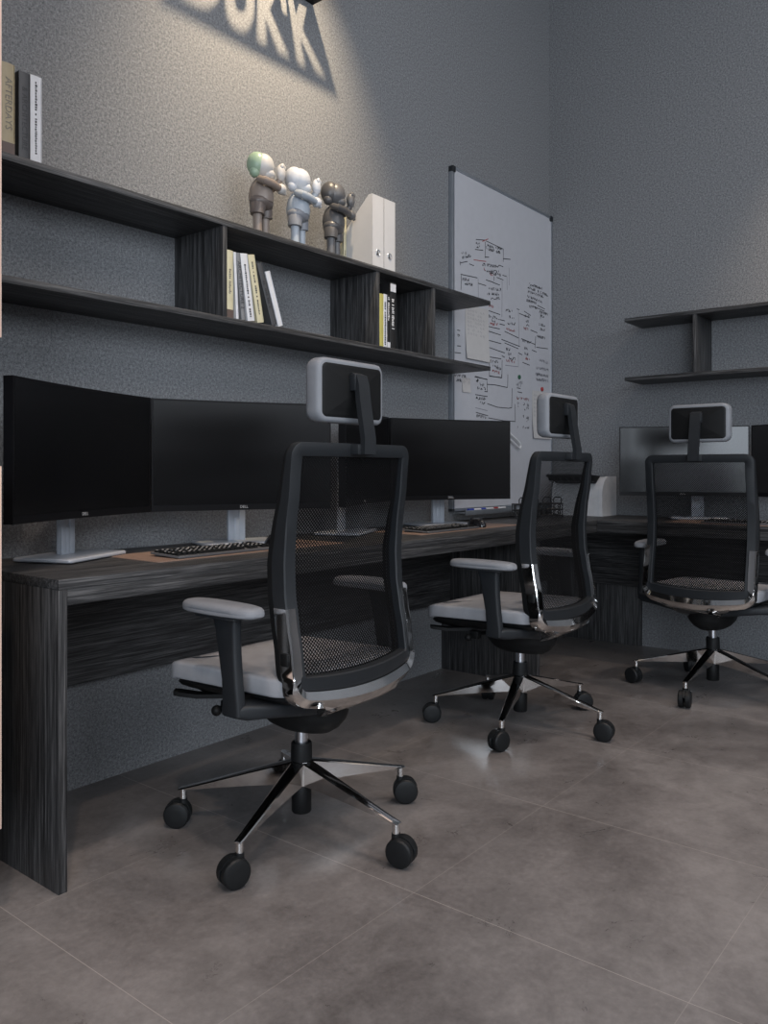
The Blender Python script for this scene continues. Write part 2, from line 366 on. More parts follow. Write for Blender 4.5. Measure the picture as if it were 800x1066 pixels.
INK = json.loads('''[["l",[[-0.897,2.298],[-0.808,2.314]]],["T",[[-0.897,2.272],[-0.86,2.276]],0.012],["T",[[-0.89,2.257],[-0.856,2.261]],0.011],["l",[[-0.905,2.242],[-0.823,2.254]]],["r",[[-0.831,2.302],[-0.77,2.329]]],["l",[[-0.793,2.313],[-0.604,2.307],[-0.604,2.235]]],["l",[[-0.604,2.252],[-0.522,2.264]]],["l",[[-0.8,2.305],[-0.803,2.216]]],["T",[[-0.79,2.284],[-0.62,2.294]],0.013],["T",[[-0.79,2.264],[-0.636,2.274]],0.013],["l",[[-0.803,2.221],[-0.762,2.228]]],["r",[[-0.919,2.182],[-0.793,2.198]]],["l",[[-1.055,2.146],[-1.052,2.127]]],["G",[[-1.041,2.191],[-0.984,2.198]],0.012],["T",[[-1.034,2.165],[-0.948,2.194]],0.016],["l",[[-1.055,2.138],[-0.984,2.16]]],["l",[[-0.963,2.151],[-0.919,2.15]]],["T",[[-0.831,2.168],[-0.652,2.19]],0.012],["l",[[-0.652,2.205],[-0.607,2.205]]],["R",[[-0.815,2.145],[-0.793,2.145]],0.018],["T",[[-0.785,2.143],[-0.652,2.16]],0.014],["T",[[-0.754,2.136],[-0.62,2.147]],0.013],["R",[[-0.747,2.13],[-0.716,2.134]],0.011],["l",[[-0.612,2.155],[-0.568,2.156]]],["l",[[-0.793,2.095],[-0.716,2.096]]],["l",[[-0.708,2.129],[-0.708,2.106]]],["l",[[-0.676,2.131],[-0.604,2.129]]],["l",[[-0.719,2.094],[-0.644,2.093]]],["l",[[-1.048,2.079],[-0.883,2.09]]],["l",[[-1.043,2.075],[-1.046,1.997]]],["l",[[-0.875,2.062],[-0.793,2.063]]],["T",[[-1.041,2.048],[-0.963,2.058]],0.017],["T",[[-1.013,2.032],[-0.924,2.037]],0.014],["g",[[-0.875,2.086],[-0.872,1.979]]],["T",[[-0.785,2.042],[-0.612,2.065]],0.013],["T",[[-0.78,2.015],[-0.652,2.034]],0.013],["T",[[-0.739,1.997],[-0.64,2.011]],0.015],["g",[[-0.617,2.121],[-0.62,1.913]]],["g",[[-0.538,2.21],[-0.538,2.11]]],["g",[[-0.563,2.156],[-0.56,2.081]]],["R",[[-0.762,1.949],[-0.7,1.951]],0.011],["l",[[-0.77,1.928],[-0.64,1.924]]],["T",[[-0.774,1.891],[-0.652,1.894]],0.013],["T",[[-0.731,1.873],[-0.692,1.875]],0.011],["R",[[-0.77,1.847],[-0.66,1.858]],0.011],["l",[[-0.644,1.895],[-0.588,1.896]]],["l",[[-0.644,1.87],[-0.588,1.871]]],["l",[[-0.77,1.839],[-0.644,1.841]]],["l",[[-0.803,1.814],[-0.633,1.808]]],["l",[[-0.803,1.762],[-0.628,1.759]]],["l",[[-0.808,1.725],[-0.588,1.71]]],["l",[[-0.623,1.784],[-0.412,1.768]]],["l",[[-0.588,1.768],[-0.429,1.753]]],["l",[[-0.588,1.835],[-0.429,1.817]]],["T",[[-0.576,1.953],[-0.488,1.958]],0.013],["T",[[-0.538,1.921],[-0.48,1.925]],0.013],["T",[[-0.555,1.881],[-0.463,1.889]],0.013],["R",[[-0.571,1.845],[-0.471,1.848]],0.014],["g",[[-0.429,1.975],[-0.42,1.771]]],["T",[[-0.297,2.152],[-0.132,2.155]],0.012],["T",[[-0.315,2.132],[-0.046,2.124]],0.011],["T",[[-0.311,2.106],[-0.113,2.106]],0.012],["T",[[-0.319,2.077],[-0.132,2.07]],0.011],["T",[[-0.329,2.051],[-0.206,2.051]],0.011],["T",[[-0.294,2.018],[-0.197,2.024]],0.011],["l",[[-0.446,1.987],[-0.42,1.985]]],["l",[[-0.42,1.964],[-0.315,1.958]]],["l",[[-0.359,1.986],[-0.279,1.972]]],["l",[[-0.243,2.034],[-0.103,2.025]]],["l",[[-0.192,2.047],[-0.098,2.039]]],["T",[[-0.35,1.953],[-0.294,1.956]],0.012],["T",[[-0.342,1.924],[-0.306,1.927]],0.012],["T",[[-0.333,1.903],[-0.297,1.905]],0.012],["R",[[-0.365,1.877],[-0.306,1.879]],0.012],["T",[[-0.169,2.006],[-0.056,2.005]],0.012],["T",[[-0.151,1.982],[-0.094,1.986]],0.01],["l",[[-0.151,2.017],[-0.154,1.972]]],["l",[[-0.279,1.884],[-0.197,1.878]]],["T",[[-0.179,1.929],[-0.094,1.929]],0.012],["T",[[-0.166,1.899],[-0.084,1.901]],0.011],["T",[[-0.197,1.851],[-0.094,1.851]],0.012],["l",[[-0.216,1.853],[-0.225,1.781]]],["l",[[-0.206,1.788],[-0.056,1.796]]],["l",[[-0.394,1.817],[-0.225,1.803]]],["T",[[-0.377,1.802],[-0.27,1.802]],0.012],["T",[[-0.368,1.76],[-0.306,1.76]],0.012],["T",[[-0.35,1.728],[-0.306,1.726]],0.012],["R",[[-0.377,1.703],[-0.288,1.695]],0.012],["l",[[-0.261,1.764],[-0.206,1.759]]],["l",[[-0.377,1.677],[-0.294,1.669]]],["l",[[-0.429,1.728],[-0.385,1.722]]],["T",[[-0.575,1.728],[-0.522,1.73]],0.013],["T",[[-0.555,1.703],[-0.497,1.706]],0.014],["T",[[-0.538,1.68],[-0.454,1.682]],0.012],["R",[[-0.571,1.662],[-0.471,1.663]],0.011],["g",[[-0.58,1.64],[-0.429,1.646]]],["g",[[-0.429,1.719],[-0.429,1.651]]],["l",[[-0.77,1.669],[-0.628,1.672]]],["T",[[-0.754,1.639],[-0.66,1.646]],0.012],["T",[[-0.747,1.615],[-0.66,1.615]],0.011],["T",[[-0.676,1.608],[-0.628,1.606]],0.01],["R",[[-0.739,1.587],[-0.644,1.584]],0.011],["l",[[-0.62,1.69],[-0.588,1.685]]],["l",[[-0.757,1.65],[-0.757,1.561],[-0.62,1.565],[-0.617,1.665]]],["l",[[-1.082,1.777],[-1.055,1.777]]],["T",[[-1.082,1.742],[-1.055,1.742]],0.016],["l",[[-1.082,1.693],[-1.048,1.695]]],["l",[[-1.14,1.653],[-1.048,1.658]]],["l",[[-0.8,1.686],[-0.785,1.656],[-0.77,1.657]]],["T",[[-1.123,1.528],[-0.998,1.532]],0.013],["T",[[-1.089,1.505],[-1.041,1.505]],0.012],["l",[[-0.909,1.544],[-0.78,1.541]]],["T",[[-0.893,1.518],[-0.868,1.516]],0.015],["G",[[-0.169,1.708],[-0.056,1.701]],0.01],["G",[[-0.206,1.655],[-0.046,1.657]],0.011],["G",[[-0.216,1.619],[-0.046,1.616]],0.011],["G",[[-0.206,1.584],[-0.056,1.588]],0.011],["l",[[-0.903,1.547],[-0.778,1.539]]],["T",[[-0.885,1.523],[-0.87,1.521]],0.009],["T",[[-0.856,1.501],[-0.814,1.498]],0.011],["T",[[-0.88,1.48],[-0.796,1.48]],0.009],["l",[[-0.778,1.513],[-0.698,1.517],[-0.558,1.513]]],["l",[[-0.782,1.529],[-0.778,1.472],[-0.808,1.471]]],["l",[[-0.903,1.447],[-0.778,1.445]]],["T",[[-0.897,1.422],[-0.79,1.425]],0.01],["T",[[-0.858,1.4],[-0.802,1.399]],0.01],["l",[[-0.778,1.405],[-0.673,1.392],[-0.545,1.393],[-0.508,1.399],[-0.503,1.512]]],["g",[[-0.903,1.375],[-0.778,1.366]]],["l",[[-0.897,1.35],[-0.772,1.338]]],["T",[[-0.891,1.326],[-0.79,1.321]],0.01],["l",[[-0.766,1.326],[-0.597,1.318],[-0.466,1.32],[-0.472,1.421]]],["l",[[-0.754,1.563],[-0.623,1.563],[-0.623,1.582]]],["l",[[-0.552,1.588],[-0.556,1.515]]],["G",[[-0.449,1.547],[-0.377,1.55]],0.008],["G",[[-0.452,1.53],[-0.384,1.53]],0.008],["l",[[-0.445,1.52],[-0.405,1.519]]],["l",[[-0.439,1.497],[-0.384,1.495]]],["R",[[-0.445,1.453],[-0.3,1.452]],0.017],["G",[[-0.439,1.422],[-0.418,1.422]],0.008],["T",[[-0.37,1.424],[-0.349,1.423]],0.007],["T",[[-0.328,1.42],[-0.303,1.419]],0.008],["T",[[-0.356,1.394],[-0.342,1.393]],0.007],["T",[[-0.328,1.402],[-0.303,1.403]],0.009],["T",[[-0.373,1.349],[-0.362,1.347]],0.006],["T",[[-0.335,1.344],[-0.3,1.342]],0.007],["T",[[-0.328,1.327],[-0.306,1.327]],0.007],["T",[[-0.373,1.284],[-0.362,1.282]],0.009],["T",[[-0.348,1.285],[-0.294,1.284]],0.008],["G",[[-0.439,1.281],[-0.422,1.28]],0.008],["G",[[-0.439,1.403],[-0.422,1.402]],0.008],["G",[[-0.214,1.612],[-0.095,1.618]],0.008],["G",[[-0.207,1.585],[-0.095,1.59]],0.008]]''')
def ribbon(bm, pts, w=.0055, y=-.0206):
    for (x0, z0), (x1, z1) in zip(pts, pts[1:]):
        d = Vector((x1 - x0, z1 - z0))
        if d.length < 1e-5: continue
        n = Vector((-d.y, d.x)).normalized() * w / 2; d = d.normalized() * w * .3
        q = [(x0 - d.x + n.x, z0 - d.y + n.y), (x1 + d.x + n.x, z1 + d.y + n.y), (x1 + d.x - n.x, z1 + d.y - n.y), (x0 - d.x - n.x, z0 - d.y - n.y)]
        bm.faces.new([bm.verts.new((a + .57, y, b - .815)) for a, b in q])
RW = random.Random(3)
def scrawl(bm, p0, p1, h, w=.0045):
    L = math.hypot(p1[0] - p0[0], p1[1] - p0[1]); h = max(.016, min(h, .045)); n = max(1, int(L / (h * .62)))
    for i in range(n):
        if n > 4 and RW.random() < .13: continue
        t = i / n; x = p0[0] + (p1[0] - p0[0]) * t; z = p0[1] + (p1[1] - p0[1]) * t; cw = L / n * .72
        k = [(RW.choice((0, .5, 1)), RW.choice((0, .45, 1))) for _ in range(RW.choice((3, 3, 4)))]
        ribbon(bm, [(x + a * cw, z + b * h * .8) for a, b in k], w)
inks = {'l': bmesh.new(), 'r': bmesh.new(), 'g': bmesh.new()}
for it in INK:
    k = it[0]
    if k in inks: ribbon(inks[k], it[1], .0042 if k == 'g' else .0045)
    else: scrawl(inks[{'T': 'l', 'R': 'r', 'G': 'g'}[k]], it[1][0], it[1][1], it[2])
for k, mn in (('l', 'ink'), ('r', 'ink_red'), ('g', 'ink_grey')):
    o = finish('handwriting', inks[k], M[mn], wbd, smooth=False); o['kind'] = 'stuff'
    o['label'] = {'l': 'black handwritten notes and boxes', 'r': 'red handwritten notes', 'g': 'faded grey handwritten notes'}[k]

def sheet(x0, x1, z0, z1, label, lines=0, name='paper_note', curl=.012):
    bm = bmesh.new(); nx, nz = 6, 8
    def P(i, j, off):
        u, v = i / nx, j / nz
        return Vector((x0 + (x1 - x0) * u, -.0215 - off - curl * (1 - v) ** 3, z0 + (z1 - z0) * v))
    for off in (0,):
        g = [[bm.verts.new(P(i, j, off)) for j in range(nz + 1)] for i in range(nx + 1)]
        for i in range(nx):
            for j in range(nz): bm.faces.new((g[i][j], g[i + 1][j], g[i + 1][j + 1], g[i][j + 1]))
    r = bmesh.ops.extrude_face_region(bm, geom=bm.faces[:])
    for v in r['geom']:
        if isinstance(v, bmesh.types.BMVert): v.co.y -= .0006
    o = finish(name, bm, M['paper'])
    tag(o, label, 'paper', 'paper notes on the whiteboard')
    if lines:
        t = bmesh.new(); rr = random.Random(5)
        for k in range(lines):
            z = z1 - (z1 - z0) * (.12 + .5 * k / lines); y = -.0228 - curl * (.12 + .5 * k / lines) ** 3
            x = x0 + (x1 - x0) * .08
            while x < x1 - (x1 - x0) * .2:
                pts = [(x, z), (x + .008, z + .012), (x + .012, z - .002), (x + .018, z + .01)]
                for (a, b), (c, d) in zip(pts, pts[1:]):
                    t.faces.new([t.verts.new(q) for q in ((a, y, b + .0015), (c, y, d + .0015), (c, y, d - .0015), (a, y, b - .0015))])
                x += .026 if rr.random() < .8 else .05
        finish('handwriting', t, M['ink_grey'], o, smooth=False)
    return o
sheet(-1.005, -.768, 1.635, 1.93, 'large blank-bottomed paper sheet with faint notes, showing between the two shelf boards', 7)
sheet(-1.035, -.955, 1.452, 1.53, 'small square paper note on the whiteboard just below the lower shelf tip', 2, curl=.004)
sheet(-.262, -.03, 1.228, 1.52, 'paper sheet with faint notes at the lower right of the whiteboard under the red magnet', 6)
for nm, mt, x, z, lb in (('magnet', 'green', -.423, 1.585, 'small dark green round magnet on the whiteboard'), ('magnet', 'red', -.139, 1.535, 'small red round magnet on the whiteboard above the paper sheet')):
    o = part(nm, M[mt], None, lambda bm: (cyl(bm, (x, -.0205, z), (x, -.0275, z), .013), cyl(bm, (x, -.0275, z), (x, -.030, z), .0125, .009)))
    tag(o, lb, 'magnet', 'magnets on the whiteboard')
def hook(bm):
    tube(bm, [(-.56, -0.032, 1.262), (-.545, -0.034, 1.243), (-.50, -0.038, 1.222), (-.447, -0.038, 1.197), (-.432, -0.038, 1.178), (-.440, -0.038, 1.163), (-.455, -0.038, 1.166), (-.52, -0.036, 1.198), (-.555, -0.032, 1.214)], .0055, 8)
tag(part('hanging_clip', M['white'], None, hook), 'white plastic loop clip on the whiteboard beside the right edge of the near monitor', 'clip')
for i, (x, cap, lb) in enumerate(((-.985, 'blue', 'white marker with blue cap on the pen tray, nearest the monitor'), (-.865, 'blue', 'white marker with blue cap in the middle of the pen tray'), (-.735, 'red', 'white marker with red cap on the whiteboard pen tray'))):
    mk = empty('whiteboard_marker', lb, 'marker', (x, -.058, BZ0 - .006), 0, 'markers on the pen tray')
    part('barrel', M['white'], mk, lambda bm: cyl(bm, (0, 0, .0095), (.085, 0, .0095), .0085))
    part('cap', M[cap], mk, lambda bm: (cyl(bm, (-.048, 0, .0095), (-.001, 0, .0095), .0094), cyl(bm, (-.052, 0, .0095), (-.048, 0, .0095), .007)))

# ------------------------------------------------------------------ monitors
def arc_panel(bm, W, z0, z1, f0, f1, R=2.8, n=20, inset=0, bev=.0):
    """slab curved about a vertical axis in front of it (-y side); f0/f1 = offset of front/back faces (back +)"""
    hw = W / 2 - inset; loops = []
    for i in range(n + 1):
        x = -hw + 2 * hw * i / n; a = math.asin(x / R)
        y = lambda f: R * math.cos(a) - R + f
        loops.append([Vector((x, y(f0), z0)), Vector((x, y(f0), z1)), Vector((x, y(f1), z1)), Vector((x, y(f1), z0))])
    loft(bm, loops)

def make_monitor(label, W, group, base_off=(0, .17), base_rot=0):
    m = empty('computer_monitor', label, 'monitor', group=group)
    zb, zt = .892 - DT, 1.264 - DT
    part('housing', M['bezel'], m, lambda bm: (arc_panel(bm, W, zb, zt, 0, .028), box(bm, -.13, .13, .015, .055, zb + .10, zt - .10, .012)))
    part('screen', M['screen'], m, lambda bm: arc_panel(bm, W, zb + .021, zt - .006, -.0012, .0005, inset=.006))
    bm = text_bm('DELL', .013)
    bmesh.ops.transform(bm, matrix=Matrix.Translation((0, -.0008, zb + .0105)) @ Matrix.Rotation(PI / 2, 4, 'X'), verts=bm.verts[:])
    finish('logo', bm, M['logo'], m, smooth=False)
    bx, by = base_off
    R = Matrix.Translation((bx, by, 0)) @ Matrix.Rotation(base_rot, 4, 'Z')
    def base(b):
        out = rrect(.145, .098, .012, 4)
        stack(b, out, [(.003, 0), (0, .003), (0, .008), (.004, .011)])
        for v in b.verts: v.co = R @ v.co
    part('stand_base', M['silver'], m, base)
    def column(b):
        zt2 = zt - .14
        prof = []
        hole0, hole1 = zb - .055 + .02, zb + .02
        # column front plate with a slot, tapering a little
        box(b, -.032, .032, .018, .032, .011, zt2, .003)
        box(b, -.032, -.010, .012, .018, .011, zb + .03, .001)
        box(b, .010, .032, .012, .018, .011, zb + .03, .001)
        box(b, -.010, .010, .012, .018, .011, zb - .035, .001)
        box(b, -.030, .030, -.07, .02, zb + .14, zb + .22, .004)
        for v in b.verts: v.co = R @ v.co
    part('stand_column', M['silver'], m, column)
    return m

def place(o, x, y, z, rz):
    o.location = (x, y, z); o.rotation_euler = (0, 0, rz)
GM = 'curved monitors on the desks'
R_ = math.radians
# near-left monitor: chord heading +24.4 deg
mA = make_monitor('curved black monitor at the far left end of the long desk', .655, GM, (.088, .105), 0)
mB = make_monitor('curved black monitor just left of the nearest chair, second from the left', .625, GM, (.012, .130), R_(6))
def put(o, xa, ya, xb, yb):
    a = math.atan2(yb - ya, xb - xa)
    # chord ends sit at sagitta in front of centre; centre of arc (y=0) lies back by sagitta
    L = math.hypot(xb - xa, yb - ya); s = 2.8 - math.sqrt(2.8 ** 2 - (L / 2) ** 2)
    cx, cy = (xa + xb) / 2 - math.sin(a) * s, (ya + yb) / 2 + math.cos(a) * s
    place(o, cx, cy, DT + .0034, a)
tagm = lambda o, l: o.__setitem__('label', l)
AL = ((-3.715, -.449), (-3.113, -.176)); BL = ((-3.107, -.172), (-2.553, -.455))
put(mA, *AL[0], *AL[1]); put(mB, *BL[0], *BL[1])
S2 = 1.27
mD = copy_tree(mA); tagm(mD, 'curved black monitor directly behind the headrest of the nearest chair')
put(mD, AL[0][0] + S2 - .02, AL[0][1], AL[1][0] + S2 - .02, AL[1][1])
mC = copy_tree(mB); tagm(mC, 'curved black monitor in front of the whiteboard, right of the nearest chair')
put(mC, BL[0][0] + S2 + .005, BL[0][1], BL[1][0] + S2 - .008, BL[1][1])
def rot_st(p, y0): return (p[1], y0 - p[0])
X3 = -1.335
def st3(p): return rot_st((p[0] + 3.03, p[1]), X3)
mE = copy_tree(mA); tagm(mE, 'left monitor of the far desk, catching a grey reflection behind the farthest chair'); put(mE, *st3(AL[0]), *st3(AL[1]))
mF = copy_tree(mB); tagm(mF, 'black monitor cut off by the right edge of the photo, on the far desk'); put(mF, *st3(BL[0]), *st3(BL[1]))

# ------------------------------------------------------------------ desk mats, keyboards, mice
def make_mat(label):
    bm = bmesh.new(); stack(bm, rrect(.405, .135, .012, 4), [(0, 0), (0, .0022), (.001, .003)])
    return tag(finish('desk_mat', bm, M['mat']), label, 'desk mat', 'tan desk mats')
def make_keyboard(label):
    k = empty('keyboard', label, 'keyboard', group='computer keyboards')
    T = Matrix.Rotation(R_(2.2), 4, 'X')
    def body(bm):
        stack(bm, rrect(.206, .072, .008, 3), [(.001, .002), (0, .003), (0, .007), (.001, .008)])
        for v in bm.verts: v.co = T @ v.co; v.co.z += .0018
        box(bm, -.19, -.15, .045, .065, 0, .006); box(bm, .15, .19, .045, .065, 0, .006)
        box(bm, -.19, .19, -.066, -.05, 0, .003)
    part('base', M['graphite'], k, body)
    def keys(bm):
        rows = [(.052, 20, .0), (.031, 20, 0), (.012, 20, .003), (-.007, 20, .006), (-.026, 20, 0), (-.045, 20, 0)]
        for y, n, off in rows:
            x = -.198
            while x < .19:
                w = .0165
                if y == -.045 and -.12 < x < -.02: w = .11
                if abs(x - .075) < .008 or abs(x - .138) < .007: x += .019; continue
                w = min(w, .198 - x)
                if w < .01: break
                ring = lambda i, z: [Vector((a, b, z)) for a, b in ((x + i, y - .008 + i), (x + w - i, y - .008 + i), (x + w - i, y + .008 - i), (x + i, y + .008 - i))]
                loft(bm, [ring(0, .0079), ring(.0022, .0145)])
                x += w + .0035
        for v in bm.verts: v.co = T @ v.co; v.co.z += .0018
    part('keycaps', M['black'], k, keys, smooth=False)
    def legends(bm):
        rr = random.Random(9)
        for y in (.052, .031, .012, -.007, -.026):
            x = -.194
            while x < .185:
                if rr.random() < .8: box(bm, x, x + .004 + .003 * rr.random(), y - .001, y + .005, .0146, .0149)
                x += .02
        for v in bm.verts: v.co = T @ v.co; v.co.z += .0018
    part('key_legends', M['white'], k, legends, smooth=False)
    return k
def make_mouse(label):
    m = empty('computer_mouse', label, 'mouse', group='computer mice')
    def body(bm):
        out = [(.031 * math.cos(a) * (1 + .08 * math.sin(a)), .055 * math.sin(a)) for a in [2 * PI * i / 28 for i in range(28)]]
        def wp(p): return Vector((p.x, p.y, p.z * (1 - .25 * (p.y / .055) ** 2 - .08 * p.y / .055)))
        stack(bm, out, [(.004, 0), (0, .004), (.001, .014), (.004, .024), (.009, .032), (.017, .038), (.024, .040)], wp)
    part('shell', M['glass_black'], m, body)
    part('scroll_wheel', M['rubber'], m, lambda bm: cyl(bm, (-.004, .030, .031), (.004, .030, .031), .009))
    return m
mat1 = make_mat('tan leather desk mat under the keyboard at the nearest workstation'); place(mat1, -2.885, -.325, DT, 0)
mat2 = mat1.copy(); COL.objects.link(mat2); tagm(mat2, 'tan leather desk mat at the workstation in front of the whiteboard'); place(mat2, -1.600, -.325, DT, 0)
mat3 = mat1.copy(); COL.objects.link(mat3); tagm(mat3, 'tan leather desk mat on the far right desk, glimpsed through the farthest chair'); place(mat3, -.40, X3, DT, -PI / 2)
kb1 = make_keyboard('black and silver keyboard on the tan mat left of the nearest chair'); place(kb1, -3.005, -.374, DT + .0032, R_(1))
kb2 = copy_tree(kb1); tagm(kb2, 'black and silver keyboard under the monitor in front of the whiteboard'); place(kb2, -1.735, -.374, DT + .0032, R_(1))
kb3 = copy_tree(kb1); tagm(kb3, 'keyboard on the far right desk behind the farthest chair'); place(kb3, -.45, X3 + .02, DT + .003, -PI / 2)
ms1 = make_mouse('black mouse at the right end of the keyboard, half hidden by the nearest chair'); place(ms1, -2.757, -.388, DT + .0032, R_(-8))
ms2 = copy_tree(ms1); tagm(ms2, 'black mouse on the tan mat in front of the whiteboard, right of the keyboard'); place(ms2, -1.472, -.388, DT + .0032, R_(-12))

# ------------------------------------------------------------------ printer and wire organizers in the corner
pr = empty('printer', 'white printer with curved front on the desk in the room corner', 'printer', (-.15, -.30, DT))
def prof_pts(o=0, top=.232, x0=-.085, x1=.118):
    r = .105; pts = [(x0 + o, 0)]
    for k in range(11):
        a = R_(180 - 9 * k); pts.append((x0 + r + (r - o) * math.cos(a), top - r + (r - o) * math.sin(a)))
    pts += [(x1 - o, top - o), (x1 - o, 0)]
    return pts
def ext_y(bm, pts, y0, y1): loft(bm, [[Vector((x, y, z)) for x, z in pts] for y in (y0, y1)])
part('body', M['white'], pr, lambda bm: ext_y(bm, prof_pts(.004), -.135, .135))
for ya, yb in ((-.16, -.136), (.136, .16)): part('side_cover', M['white'], pr, lambda bm: ext_y(bm, prof_pts(), ya, yb))
part('front_seam', M['silver'], pr, lambda bm: ext_y(bm, prof_pts(.002), -.1358, -.1342))
def ptray(bm):
    loft(bm, [[Vector((-.085, y, .190)), Vector((-.02, y, .234)), Vector((-.20, y, .244)), Vector((-.23, y, .236))] for y in (-.12, .13)])
    for k in range(6):
        y = -.10 + k * .042
        box(bm, -.19, -.09, y, y + .02, .205, .232, .006)
part('output_tray', M['black'], pr, ptray)
def wire_tray(label, x, y, rz):
    o = bmesh.new(); r = .0035
    for z in (.012, .045, .078):
        tube(o, [(a, b, z) for a, b in rrect(.068, .045, .012, 3)], r, 6, True)
    for sx in (-.068, .068):
        for yy in (-.03, .0, .03):
            tube(o, [(sx, yy, .003), (sx, yy, .078)], r * .8, 6)
    for xx in (-.045, -.015, .015, .045):
        tube(o, [(xx, -.045, .078), (xx, -.045, .010), (xx, .045, .010), (xx, .045, .078)], r * .8, 6)
    for sx in (-.055, .007):
        tube(o, [(sx, -.045, .078), (sx, -.045, .105), (sx + .008, -.045, .116), (sx + .04, -.045, .116), (sx + .048, -.045, .105), (sx + .048, -.045, .078)], r, 6)
    for sx, sy in ((-.063, -.04), (.063, -.04), (-.063, .04), (.063, .04)): cyl(o, (sx, sy, 0), (sx, sy, .012), .006, n=8)
    t = finish('wire_organizer', o, M['wire']); t.location = (x, y, DT); t.rotation_euler = (0, 0, rz)
    return tag(t, label, 'organizer', 'black wire desk organizers')
wire_tray('black wire organizer on the desk, left of the second chair back', -.665, -.20, R_(-40))
wire_tray('black wire organizer seen through the mesh of the second chair back', -.485, -.25, R_(-40))

# ------------------------------------------------------------------ books
def book(label, x0, x1, h, lean, col, z, group, txt=None, tcol=None, tsize=.6, depth=.17, front=SD + .004, hard=True, band=None, tpos=.5, side=None):
    """x0..x1 spine, leaning left by lean rad; stands on z"""
    t = x1 - x0
    T = Matrix.Translation((x0, front, z)) @ Matrix.Rotation(-lean, 4, 'Y')
    b = empty('book', label, 'book', (x0, front, z), 0, group); b.rotation_euler = (0, -lean, 0)
    def cover(bm):
        c = .0018
        box(bm, 0, c, 0, depth, 0, h, .0006, 1); box(bm, t - c, t, 0, depth, 0, h, .0006, 1)
        n = 6; loops = []
        for zz in (0, h):
            lp = []
            for k in range(n + 1):
                u = k / n; lp.append(Vector((t * u, .0025 - .0045 * math.sin(PI * u) * (.6), zz)))
            for k in range(n, -1, -1):
                u = k / n; lp.append(Vector((t * u, .0045 - .0045 * math.sin(PI * u) * (.6), zz)))
            loops.append(lp)
        loft(bm, loops)
    part('cover', col, b, cover)
    part('pages', M['paper'], b, lambda bm: box(bm, .0019, t - .0019, .0045, depth - .003, .002, h - .003))
    if txt and txt[0] == '~':
        rr = random.Random(int(x0 * -1e4)); bm = bmesh.new(); lo, hi = (float(q) for q in txt[1:].split(',')); zz = h * hi
        while zz > h * lo:
            L = rr.uniform(.003, .0065); wd = t * tsize * rr.uniform(.75, 1)
            if rr.random() < .85: box(bm, t / 2 - wd / 2, t / 2 + wd / 2 * rr.uniform(.2, 1), -.0008, 0, zz - L, zz)
            zz -= L + .0022
        finish('title', bm, tcol or M['ink'], b, smooth=False)
    elif txt:
        bm = text_bm(txt, min(t * tsize * 1.35, .05), .0002)
        bmesh.ops.transform(bm, matrix=Matrix.Translation((t / 2, -.0006, h * tpos)) @ Matrix.Rotation(PI / 2, 4, 'X') @ Matrix.Rotation(-PI / 2, 4, 'Z'), verts=bm.verts[:])
        xs = [v.co.z for v in bm.verts]; L = max(xs) - min(xs); lim = h * .8
        if L > lim:
            c = (max(xs) + min(xs)) / 2
            for v in bm.verts: v.co.z = c + (v.co.z - c) * lim / L
        finish('title', bm, tcol or M['ink'], b, smooth=False)
    if band:
        z0, z1, mt = band
        part('spine_band', mt, b, lambda bm: box(bm, .0005, t - .0005, -.0009, .001, h * z0, h * z1))
    return b
cm = lambda n, c, r=.55: plain(n, c, r, var=.08)
khaki = cm('khaki_cover', (.34, .29, .19)); slate = cm('slate_grey_cover', (.055, .058, .064)); wht = cm('white_cover', (.62, .63, .66))
cream = cm('cream_cover', (.56, .52, .36)); yellow = cm('mustard_cover', (.46, .42, .12)); gry = cm('grey_cover', (.19, .195, .205)); blk = cm('black_cover', (.010, .010, .011))
brn = cm('brown_spine_band', (.10, .07, .06)); titleg = cm('grey_title_ink', (.18, .16, .13))
ZT = S1 + ST + .0003; ZL = S0 + ST + .0003
GT = 'books on the top shelf board'; GL = 'leaning books on the lower shelf'; GR = 'books beside the right divider'
book('khaki book at the far left end of the top shelf', -3.649, -3.613, .244, 0, khaki, ZT, GT, 'AFTERDAYS', titleg, .55, tpos=.55, band=(0, .12, brn))
book('slate grey book between the khaki and the white book on the top shelf', -3.602, -3.570, .236, 0, slate, ZT, GT, '& ARCHITECTURE', M['ink'], .5, tpos=.46)
book('tall white book on the top shelf, right beside the slate grey one', -3.569, -3.536, .238, 0, wht, ZT, GT, '~.1,.93', M['ink'], .2, tpos=.6)
book('cream-spined upright book touching the left divider on the lower shelf', -2.868, -2.840, .232, 0, cream, ZL, GL, '~.35,.75', titleg, .4, band=(0, .12, brn))
book('thin white book second from the divider on the lower shelf', -2.826, -2.815, .230, .054, wht, ZL, GL)
book('grey book with large dark title ARCHITECTURE on the lower shelf', -2.8015, -2.7835, .231, .109, gry, ZL, GL, 'ARCHITECTURE 2', M['ink'], .85, tpos=.52)
book('white book with small black lettering leaning in the middle of the lower shelf row', -2.773, -2.740, .234, .153, wht, ZL, GL, '~.06,.84', M['ink'], .28, tpos=.5)
book('cream book leaning between the white and the black books', -2.7275, -2.6955, .238, .194, cream, ZL, GL, '~.12,.93', M['ink'], .22, tpos=.5)
book('black book leaning just left of the last white one on the lower shelf', -2.657, -2.631, .224, .336, slate, ZL, GL, '~.3,.75', M['ink'], .4, tpos=.5)
book('white book leaning at the right end of the lower shelf row', -2.625, -2.600, .200, .335, wht, ZL, GL)
book('mustard-spined book right of the second divider', -2.0375, -2.010, .222, 0, yellow, ZL, GR)
book('white and grey magazine-thin book beside the mustard one', -2.009, -1.986, .224, 0, wht, ZL, GR, '~.05,.85', M['ink'], .5)
